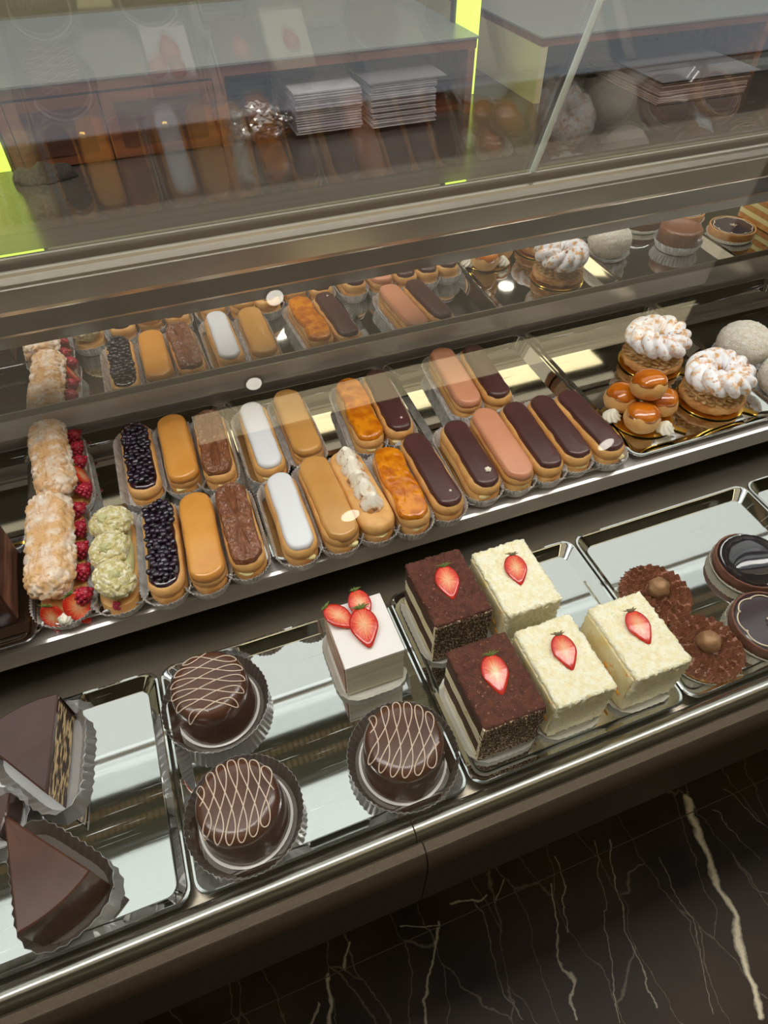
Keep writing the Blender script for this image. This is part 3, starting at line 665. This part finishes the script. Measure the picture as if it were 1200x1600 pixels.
dome(.264, .146, (math.radians(82), 5.5, 1), 'glossy chocolate dome with crosswise cream drizzle, back left of the white cream slice', 1)
dome(.267, .045, (math.radians(-8), 6.5, 1), 'glossy chocolate dome with cream drizzle nearest the front edge on the left', 2)
dome(.400, .044, (math.radians(-28), 6, 1), 'glossy chocolate dome with looping cream drizzle in front of the white cream slice', 3)

# ------------------------------------------------------------------ square slices
def rough_box(x0, x1, y0, y1, z0, z1, cuts, amp, s, seed, bw=.0025):
    bm = BM(); box(bm, x0, x1, y0, y1, z0, z1); bev(bm, bw, 2)
    bmesh.ops.subdivide_edges(bm, edges=[e for e in bm.edges if e.calc_length() > .01], cuts=cuts, use_grid_fill=True)
    displace(bm, amp, s, seed, oct=3); return bm
def paper_disc(t, w, d):
    pleats(rrect(-w, w, -d, d, .014, 8), -.0002, .0035, .001, .006, t, 'liner', M['acetate'], .003, .0003, True, .0003, 4)
def yellow(x, y, label, seed, rot=0, leafside=1):
    t = thing('yellow_crumb_slice', label, 'cake slice', (x, y, ZL), math.radians(rot), 'yellow crumb cake slices with strawberry')
    paper_disc(t, .027, .038)
    obj('crumb_coat', rough_box(-.0262, .0292, -.0375, .038, .002, .0575, 34, .0019, 330, seed), M['sponge'], t, 'all')
    bm = rough_box(-.0275, -.0235, -.0345, .0345, .003, .053, 8, .0006, 200, seed, .001); obj('cut_side', bm, M['spongein'], t, 'all', 'smooth cut side with specks of apricot')
    for k in range(4):
        bm = BM(); sphere(bm, (0, 0, 0), .0022, 2, (.5, 1.5, 1)); place(obj('apricot_piece', bm, M['peach'], t), (-.0277, -.028 + k * .008 + random.uniform(-.002, .002), .022 + random.uniform(-.006, .008)))
    strawberry(t, (.004, .006, .0605), (.12, 0, math.radians(-18 + 5 * seed)), ('red', 'mid', 'red')[seed % 3], .92, 'stalk')
yellow(.552, .147, 'yellow crumb slice with strawberry at the back, right of the rear cocoa slice', 1)
yellow(.549, .056, 'yellow crumb slice with strawberry in the front row, right of the front cocoa slice', 2)
yellow(.622, .054, 'yellow crumb slice with strawberry nearest the chocolate rosette tarts', 3)
def tira(x, y, label, seed, kind):
    t = thing('cocoa_layer_slice', label, 'cake slice', (x, y, ZL), 0, 'cocoa dusted layer slices with strawberry')
    paper_disc(t, .028, .037)
    for z0, z1, m, nm in ((.002, .009, 'mascarpone', 'cream_layer'), (.009, .026, 'darksponge', 'sponge_layer'), (.026, .040, 'mascarpone', 'cream_layer'), (.040, .0555, 'darksponge', 'sponge_layer')):
        obj(nm, rough_box(-.0268, .0265, -.033, .034, z0, z1 + .0004, 8, .0006, 220, seed + int(z0 * 1000), .0008), M[m], t, 'all')
    obj('cocoa_top', rough_box(-.0274, .0278, -.0362, .0365, .0555, .0625, 34, .0017, 380, seed, .002), M['cocoa'], t, 'all')
    obj('crumb_coat', rough_box(-.0272, .0275, -.0375, -.0335, .003, .060, 22, .0018, 420, seed, .001), M['cocoaf'], t, 'all', 'front face rolled in pale nougat crumbs')
    obj('crumb_coat', rough_box(.0262, .0285, -.036, .036, .003, .060, 18, .0012, 420, seed + 1, .001), M['cocoaf'], t, 'all')
    bm = BM(); box(bm, -.0276, -.0266, -.0365, -.0335, .002, .0605); obj('cream_edge', bm, M['mascarpone'], t)
    strawberry(t, (.002, .004, .0645), (.12, 0, math.radians(-9)), kind, .98)
tira(.487, .156, 'cocoa dusted layer slice at the back, behind its twin', 1, 'red')
tira(.4855, .0585, 'cocoa dusted layer slice with a pale strawberry half, in the front', 2, 'pale')
t = thing('white_cream_slice', 'white frosted square slice topped with three strawberry halves', 'cake slice', (.4015, .146, ZL))
paper_disc(t, .028, .034)
bm = BM(); box(bm, -.026, .0275, -.031, .031, .002, .0485); bev(bm, .0008); obj('cake_body', bm, M['frostside'], t)
bm = BM(); box(bm, -.0265, .028, -.0315, .0315, .0485, .052); bev(bm, .001); obj('frosting_top', bm, M['frost'], t)
bm = BM(); box(bm, -.0272, -.0262, -.029, .029, .004, .048); obj('layered_side', bm, mat('layered_cut', (206, 176, 150), .6, c2=(150, 96, 76), nscale=1, stretch=(30, 30, 120)), t, False, 'brownish layered cut side')
strawberry(t, (-.016, .018, .0565), (.15, .1, math.radians(38)), 'red', .95); strawberry(t, (.006, .023, .0575), (.2, 0, math.radians(2)), 'mid', .9); strawberry(t, (.002, .001, .0570), (.1, 0, math.radians(-6)), 'red', 1.1)

# ------------------------------------------------------------------ wedges
def wedge(name, label, apex, d1, d2, R, H, mside, arcglaze=True, cupoff=.007, z=ZL):
    if d2 < d1: d1, d2 = d2, d1
    t = thing(name, label, 'cake slice', (apex[0], apex[1], z), 0, 'wedges of chocolate cake'); GL = M['choc' if mside == 'almond' else 'choc_d']
    def outline(r0, grow=0):
        p = [(0, 0)]
        for i in range(15):
            a = math.radians(d1 + (d2 - d1) * i / 14); p.append((r0 * math.cos(a), r0 * math.sin(a)))
        return p
    am = math.radians((d1 + d2) / 2); sh = lambda p, s: [(x + math.cos(am) * s, y + math.sin(am) * s) for x, y in p]
    P = outline(R)
    bm = BM(); q = sh(outline(R - .006), .003); loft(bm, [ring(q, .003), ring(q, H - .003)]); obj('cake_layers', bm, M[mside], t, False)
    bm = BM(); P2 = offs(resample(P, .003), 0); loft(bm, [ring(P2, H - .0045), ring(P2, H - .001), ring(offs(P2, -.0012) if True else P2, H)]); obj('glaze_top', bm, GL, t, 30)
    bm = BM(); a0 = []; 
    for zz, rr in ((.002, R + .0012), (.006, R + .0004), (H - .003, R - .0002), (H - .003, R - .003), (.002, R - .003)):
        a0.append([(rr * math.cos(math.radians(d1 + (d2 - d1) * i / 14)), rr * math.sin(math.radians(d1 + (d2 - d1) * i / 14)), zz) for i in range(15)])
    loft(bm, a0 + [a0[0]], close=False); obj('glazed_rim', bm, GL, t)
    el = offs(resample(P, .0018), .006)
    for _ in range(60): el = [((el[i - 1][0] + 2 * el[i][0] + el[(i + 1) % len(el)][0]) / 4, (el[i - 1][1] + 2 * el[i][1] + el[(i + 1) % len(el)][1]) / 4) for i in range(len(el))]
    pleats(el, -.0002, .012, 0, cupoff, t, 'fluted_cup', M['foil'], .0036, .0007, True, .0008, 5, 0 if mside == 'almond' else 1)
    return t
wedge('almond_cake_wedge', 'dark glazed wedge with almond layered cut side, its point toward the front', (.134, .100), 82, 128, .083, .046, 'almond')
wedge('chocolate_cake_wedge', 'dark chocolate wedge nearest the front edge with its rounded side to the front', (.104, .096), -47, -84, .084, .046, 'choc_d')
wedge('almond_cake_wedge', 'almond layered wedge corner peeking in at the left edge between two wedges', (.018, .128), -4, -26, .082, .024, 'almond')

# ------------------------------------------------------------------ tarts
def star(bm, c, R, H, rnd):
    rings = []; n = 14; tw = rnd.uniform(0, 1); lx, ly = rnd.uniform(-.0015, .0015), rnd.uniform(-.0015, .0015)
    for k in range(5):
        t = k / 4; r = R * (1 - t) ** .9 + .0002
        rings.append([(c[0] + lx * t * t + r * (1 if i % 2 else .62) * math.cos(2 * PI * i / n + tw + t), c[1] + ly * t * t + r * (1 if i % 2 else .62) * math.sin(2 * PI * i / n + tw + t), c[2] + H * t) for i in range(n)])
    loft(bm, rings)
def rosette(x, y, label, seed):
    t = thing('rosette_tart', label, 'tart', (x, y, ZL), 0, 'chocolate rosette tarts'); rnd = random.Random(seed)
    pleats(circle(.0315, 60), 0, .006, 0, .003, t, 'fluted_cup', M['cream'], .002, .0004, True, .0003)
    bm = BM(); lathe(bm, [(.031, .001), (.0325, .004), (.034, .010), (.033, .0125), (.02, .013)], 50, fn=lambda a, r, z: 1 + .01 * math.sin(a * 24)); obj('tart_crust', bm, M['doughd'], t)
    bm = BM()
    for rr, n in ((.031, 26), (.0255, 22), (.020, 17), (.0145, 13)):
        for k in range(n):
            a = 2 * PI * (k + rnd.uniform(-.15, .15)) / n; star(bm, (rr * math.cos(a), rr * math.sin(a), .0122 - (rr - .0145) * .06), .0056, .0088, rnd)
    lathe(bm, [(.034, .010), (.033, .0145), (.015, .0145)], 40); obj('piped_stars', bm, M['rosette'], t, False)
    bm = BM(); sphere(bm, (0, 0, .0225), .0104, 4); displace(bm, .0012, 160, seed); obj('truffle', bm, M['truffle'], t, 'all', 'bronze round truffle')
rosette(.6935, .105, 'chocolate rosette tart behind, with bronze truffle in its middle', 1); rosette(.700, .0385, 'chocolate rosette tart in front, with bronze truffle in its middle', 2)
def glazed_tart(x, y, z, label, kind, grp='glazed chocolate tarts', rim='tartrim'):
    t = thing('glazed_tart', label, 'tart', (x, y, z), 0, grp)
    pleats(circle(.034, 60), 0, .006, 0, .0035, t, 'fluted_cup', M['cream'], .002, .0004, True, .0003)
    bm = BM(); lathe(bm, [(.033, .001), (.0345, .004), (.036, .015), (.0352, .0165), (.0335, .0165), (.033, .013)], 56, fn=lambda a, r, z: 1 + .006 * math.sin(a * 30)); obj('tart_crust', bm, M[rim], t)
    if kind == 'dome':
        bm = BM(); lathe(bm, [(.033, .012), (.0325, .0165), (.030, .0225), (.024, .028), (.014, .031), (.005, .0318)], 56); obj('mirror_glaze', bm, M['dark_mirror'], t, 'all')
    else:
        bm = BM(); lathe(bm, [(.0333, .013), (.0333, .0152), (.028, .0156), (.01, .0156)], 56); obj('ganache', bm, M['ganache'], t, 'all')
        pts = []; 
        for i in range(121):
            a = 2 * PI * i / 120; r = .0285 + .0022 * abs(math.sin(a * 4)) ; pts.append((r * math.cos(a), r * math.sin(a), .0162))
        bm = BM(); tube(bm, pts, .0007, 5)
        for k in range(8):
            a = 2 * PI * k / 8; sphere(bm, (.0283 * math.cos(a), .0283 * math.sin(a), .0166), .0013, 1)
        obj('piped_border', bm, M['line'], t, 'all')
        bm = BM()
        for k in range(9):
            a = k * 2.4; r = .0012 * math.sqrt(k); sphere(bm, (r * math.cos(a) * 1.4, r * math.sin(a) * 1.4, .0172), .0013, 1)
        obj('nougat_pearls', bm, M['line'], t, 'all')
    return t
glazed_tart(.8085, .103, ZL, 'shiny domed black glazed tart at the right edge, behind the ganache one', 'dome')
glazed_tart(.7735, .037, ZL, 'flat ganache tart with piped scalloped border near the front right', 'flat')

# ------------------------------------------------------------------ right part of the shelf
def gold_disc(x, y, R, label):
    t = thing('gold_cake_board', label, 'cake board', (x, y, ZS), 0, 'round gold cake boards')
    bm = BM(); lathe(bm, [(R, .0), (R + .0006, .0008), (R, .0016), (R - .003, .0017)], 56); obj('board', bm, M['gold'], t)
    bm = BM(); R0 = [(R - .002, -.004), (R + .016, -.003), (R + .016, .003), (R - .002, .004)]; loft(bm, [ring(R0, .0003), ring(R0, .0012)]); place(obj('pull_tab', bm, M['gold'], t, False), rot=(0, 0, -.9))
def paris(x, y, label, seed, rz=0):
    gold_disc(x, y, .039, 'round gold board under the ' + label[0] + ' choux ring')
    t = thing('choux_ring', label[1], 'choux ring', (x, y, ZS + .0018), rz, 'sugar dusted choux rings')
    def fn(a, r, z): return 1 + .03 * nzv((math.cos(a), math.sin(a), 0), 2.2, seed) + .012 * math.sin(a * 17)
    bm = BM(); lathe(bm, [(.030, .0005), (.0355, .003), (.0375, .0075), (.0370, .0115), (.034, .0125), (.02, .010)], 72, fn=fn); displace(bm, .0012, 140, seed); obj('pastry_base', bm, M['doughd'], t, 'all')
    rings = []
    K = 26
    for k in range(K):
        u = k / (K - 1); R = .0335 - .003 * u; z = .010 + .017 * u; rr = []
        for i in range(160):
            a = 2 * PI * i / 160; wv = .0022 * math.sin(22 * a + 3.5 * math.sin(u * 9 + seed)) + .0016 * math.sin(u * 26 + 3 * a)
            q = R * (1 + .02 * math.sin(3 * a + seed)) + wv; rr.append((q * math.cos(a), q * math.sin(a), z))
        rings.append(rr)
    bm = BM(); loft(bm, rings); obj('praline_cream', bm, M['praline_cream'], t, 'all')
    bm = BM(); n, mth_ = 150, 36; V = []
    for i in range(n):
        a = 2 * PI * i / n; row = []
        for j in range(mth_):
            b_ = 2 * PI * j / mth_; rid = abs(math.sin(5.5 * a + 1.5 * b_ + .4 * math.sin(3 * a + seed))) ** .6
            mr = .0135 * (1 + .02 * math.sin(4 * a)) ; rr = mr * (.72 + .44 * rid)
            R = .0225 + rr * math.cos(b_) * 1.12; row.append(bm.verts.new((R * math.cos(a), R * math.sin(a), .036 + rr * .95 * math.sin(b_) + .0015 * math.sin(2 * a + seed))))
        V.append(row)
    for i in range(n):
        for j in range(mth_): bm.faces.new((V[i][j], V[(i + 1) % n][j], V[(i + 1) % n][(j + 1) % mth_], V[i][(j + 1) % mth_]))
    obj('choux_crown', bm, M['sugar'], t, 'all')
    bm = BM(); rnd = random.Random(seed)
    for k in range(16):
        a = rnd.uniform(0, 6.28); r = rnd.uniform(.013, .030); g = sphere(bm, (r * math.cos(a), r * math.sin(a), .0490 - (r - .0225) ** 2 * 60), .0022, 1, (1.4, .9, .3), Euler((rnd.random(), rnd.random(), rnd.random() * 6)).to_matrix().to_4x4())
    o = obj('almond_flakes', bm, mat('almond', (222, 190, 160), .6, c2=(160, 112, 90), nscale=200), t); o['kind'] = 'stuff'
paris(.874, .386, ('rear', 'sugar dusted choux ring filled with praline cream, behind the caramel puff tower'), 1)
paris(.896, .298, ('front', 'sugar dusted choux ring filled with praline cream, in front beside the coconut balls'), 2, 1.2)
gold_disc(.800, .300, .037, 'round gold board under the caramel puff tower')
t = thing('caramel_puff_tower', 'tower of four caramel topped cream puffs with cream dollops on a gold board', 'pastry', (.800, .298, ZS + .0018)); t.scale = (1.22, 1.22, 1.22)
for k, (px, py, pz, nm) in enumerate(((-.013, .019, 0, 1), (.0175, .002, 0, 1), (-.0125, -.0125, 0, 1), (.0005, .0035, .0225, 1))):
    bm = BM(); lathe(bm, [(.010, .0), (.0145, .0035), (.0165, .009), (.0162, .014), (.0148, .0185), (.010, .0215), (.004, .0225)], 40, fn=lambda a, r, z: 1 + .03 * math.sin(a * 3 + k) * (1 - z / .03) + .02 * math.sin(z * 900)); o = place(obj('cream_puff', bm, M['dough'], t, 'all'), (px, py, pz), (.1 * (k - 1), .06, k))
    bm = BM(); lathe(bm, [(.0157, .0155), (.0152, .0185), (.0122, .0222), (.007, .0238), (.002, .0242)], 40, fn=lambda a, r, z: 1 + .03 * math.sin(a * 5 + k)); obj('caramel_cap', bm, M['cara'], o, 'all')
for px, py in ((-.029, .008), (.007, -.0245), (.012, .022)):
    bm = BM(); kiss(bm, (0, 0, 0), .0085, .011, 8, 1.6); place(obj('cream_dollop', bm, M['cream'], t, 'all'), (px, py, .001))
def coconut(x, y, label, seed):
    t = thing('coconut_ball', label, 'pastry', (x, y, ZS), 0, 'coconut balls')
    pleats(circle(.028, 60), 0, .008, 0, .006, t, 'fluted_cup', M['paper'], .0024, .0006)
    bm = BM(); sphere(bm, (0, 0, .0235), .0325, 5, (1, 1, .8))
    for v in bm.verts:
        if v.co.z < .002: v.co.z = .002
    displace(bm, .0016, 420, seed, oct=2); obj('ball', bm, M['coco'], t, 'all')
coconut(.983, .352, 'round coconut coated ball behind, at the right end of the shelf', 1); coconut(.984, .278, 'round coconut coated ball in front, cut by the right edge', 2)
# things to the right that show in the mirror
t = thing('chocolate_cup_cake', 'low brown chocolate cake in a fluted paper cup, seen in the mirror at the right', 'cake', (1.10, .37, ZS))
pleats(circle(.031, 60), 0, .014, 0, .006, t, 'fluted_cup', M['paper'], .0024, .0006)
bm = BM(); lathe(bm, [(.028, .001), (.032, .006), (.033, .022), (.032, .031), (.029, .034), (.025, .0335), (.020, .031), (.008, .030)], 50); obj('cake_body', bm, M['milk'], t, 'all')
glazed_tart(1.205, .37, ZS, 'golden crusted tart beyond the frame, seen mirrored at the right', 'flat', rim='tartrim2'); glazed_tart(1.17, .29, ZS, 'second golden crusted tart, seen only mirrored in the rear glass', 'flat', rim='tartrim2')
glazed_tart(1.09, .285, ZS, 'dark domed tart in a white cup, mirrored beside the coconut balls', 'dome')
for i, xx in enumerate((1.29, 1.36)):
    t = thing('layered_cream_slice', ('golden layered cream slice seen in the mirror at the far right', 'golden layered cream slice behind the mirrored one, farthest right')[i], 'cake slice', (xx, .36, ZS), 0, 'golden layered cream slices')
    for k in range(5):
        bm = BM(); box(bm, -.022, .022, -.045, .045, k * .008, k * .008 + .0078); bev(bm, .001); obj(('pastry_layer', 'cream_layer')[k % 2], bm, (M['doughd'], M['custard'])[k % 2], t)

# ------------------------------------------------------------------ behind the case
t = thing('back_worktop', 'dark glossy worktop behind the pastry case carrying the wooden shelf units', 'worktop', (0, 0, 0))
bm = BM(); box(bm, -2.0, 3.6, .512, 2.3, -.04, 0); obj('slab', bm, M['ledge'], t, False)
bm = BM(); box(bm, -1.95, 3.55, .7, 2.25, -DK, -.04); obj('base_cabinet', bm, M['woodd'], t, False)
def bx(nm, m, t, *b_, bw=0, label=None):
    bm = BM(); box(bm, *b_)
    if bw: bev(bm, bw)
    return obj(nm, bm, m, t, bool(bw), label)
YF = 1.47
t = thing('wooden_shelf_unit', 'low reddish wooden shelf unit with drawers and an open bay of white cartons', 'shelf unit', (0, YF, 0))
bx('top_board', M['wood'], t, .10, 1.15, 0, .55, .133, .152); bx('grey_worktop', M['greytop'], t, .097, 1.155, -.004, .56, .152, .156)
bx('side_panel', M['wood'], t, 1.130, 1.148, .001, .55, 0, .133); bx('side_panel', M['wood'], t, .10, .118, .001, .55, 0, .133); bx('divider', M['wood'], t, .535, .56, .001, .55, 0, .133)
bx('back_panel', M['dkint'], t, .118, 1.13, .40, .41, 0, .133); bx('bottom_board', M['wood'], t, .56, 1.13, .03, .4, 0, .012)
for x0, x1 in ((.12, .30), (.302, .533)):
    d = bx('drawer', M['wood'], t, x0, x1, .002, .35, .004, .128)
    bx('drawer_panel', M['woodd'], d, x0 + .025, x1 - .025, -.001, .003, .024, .108)
    bm = BM(); lathe(bm, [(.003, 0), (.003, .008), (.0075, .011), (.0075, .016), (.004, .019)], 20); o = obj('brass_knob', bm, M['brass'], d); place(o, ((x0 + x1) / 2 if x0 > .2 else x1 - .05, -.001, .062), (PI / 2, 0, 0))
t2 = thing('wooden_shelf_unit', 'dark open wooden shelf unit right of the green light, holding flat cartons', 'shelf unit', (0, YF, 0))
bx('top_board', M['wood'], t2, 1.325, 3.0, 0, .55, .120, .137); bx('grey_worktop', M['greytop'], t2, 1.32, 3.0, -.004, .56, .137, .141)
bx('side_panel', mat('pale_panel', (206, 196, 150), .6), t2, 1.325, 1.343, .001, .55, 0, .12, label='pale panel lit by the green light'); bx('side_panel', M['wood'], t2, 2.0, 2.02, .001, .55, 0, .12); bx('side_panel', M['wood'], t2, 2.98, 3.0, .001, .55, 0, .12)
bx('back_panel', M['dkint'], t2, 1.343, 2.98, .42, .43, 0, .12)
def stack(x0, x1, y0, y1, n, h, label, m, mt=None):
    t = thing('carton_stack', label, 'cartons', ((x0 + x1) / 2, (y0 + y1) / 2, .012 if x0 < 1.2 else 0), 0, 'stacks of flat cake cartons')
    hx, hy = (x1 - x0) / 2, (y1 - y0) / 2
    for k in range(n):
        d = random.uniform(-.003, .003); bx('flat_carton', m, t, -hx + d, hx + d, -hy + random.uniform(-.004, .004), hy, k * h / n, (k + .62) * h / n)
    if mt: bx('top_carton', mt, t, -hx - .01, hx + .02, -hy - .01, hy, h, h + .002)
stack(.70, .855, YF - .03, YF + .2, 16, .085, 'loose stack of white flat cartons, left one in the open bay', M['carton'])
stack(.872, 1.03, YF - .05, YF + .2, 22, .09, 'tall stack of white flat cartons with a grey sheet on top', M['carton'], M['cartong'])
stack(1.61, 1.88, YF - .12, YF + .2, 12, .05, 'low wide stack of pinkish flat cartons in the right unit', M['cartonp'], M['cartong'])
# clear bag
t = thing('plastic_bag', 'crumpled clear plastic bag left of the white cartons', 'bag', (.63, YF - .01, .0))
bm = BM(); sphere(bm, (0, 0, .04), .05, 4, (1.3, .7, .7)); displace(bm, .02, 26, 4, oct=3)
for v in bm.verts: v.co.z = max(v.co.z, .001)
obj('film', bm, glassmat('plastic_film', (.82, .82, .84), 1.8, .10, .12), t, False)
t = thing('knit_cloth', 'dark woven cloth heaped before the left drawers', 'cloth', (.155, YF - .045, 0))
bm = BM(); sphere(bm, (0, 0, .0), .034, 4, (1.8, .8, .9)); displace(bm, .010, 50, 6, oct=3)
for v in bm.verts: v.co.z = max(v.co.z, .001)
obj('cloth_body', bm, M['knit'], t, 'all')
# green light panels
EG = emis('green_light', (.56, .80, .10), L_GREEN)
def green(x0, x1, y, label, z1=.75):
    t = thing('green_light_panel', label, 'light panel', ((x0 + x1) / 2, y, 0), 0, 'upright green light panels')
    h = (x1 - x0) / 2
    bx('diffuser', EG, t, -h, h, 0, .01, .002, z1); bx('housing', M['darkrail'], t, -h - .006, h + .006, .01, .03, 0, z1 + .01)
green(1.155, 1.215, YF + .12, 'upright glowing yellow green panel between the two wooden shelf units')
green(-.10, .088, YF + .02, 'upright glowing yellow green panel left of the drawers')
bx('back_shelf', M['woodd'], None, 0, 1, 0, 1, 0, 1) if False else None
bpy.context.view_layer.update()
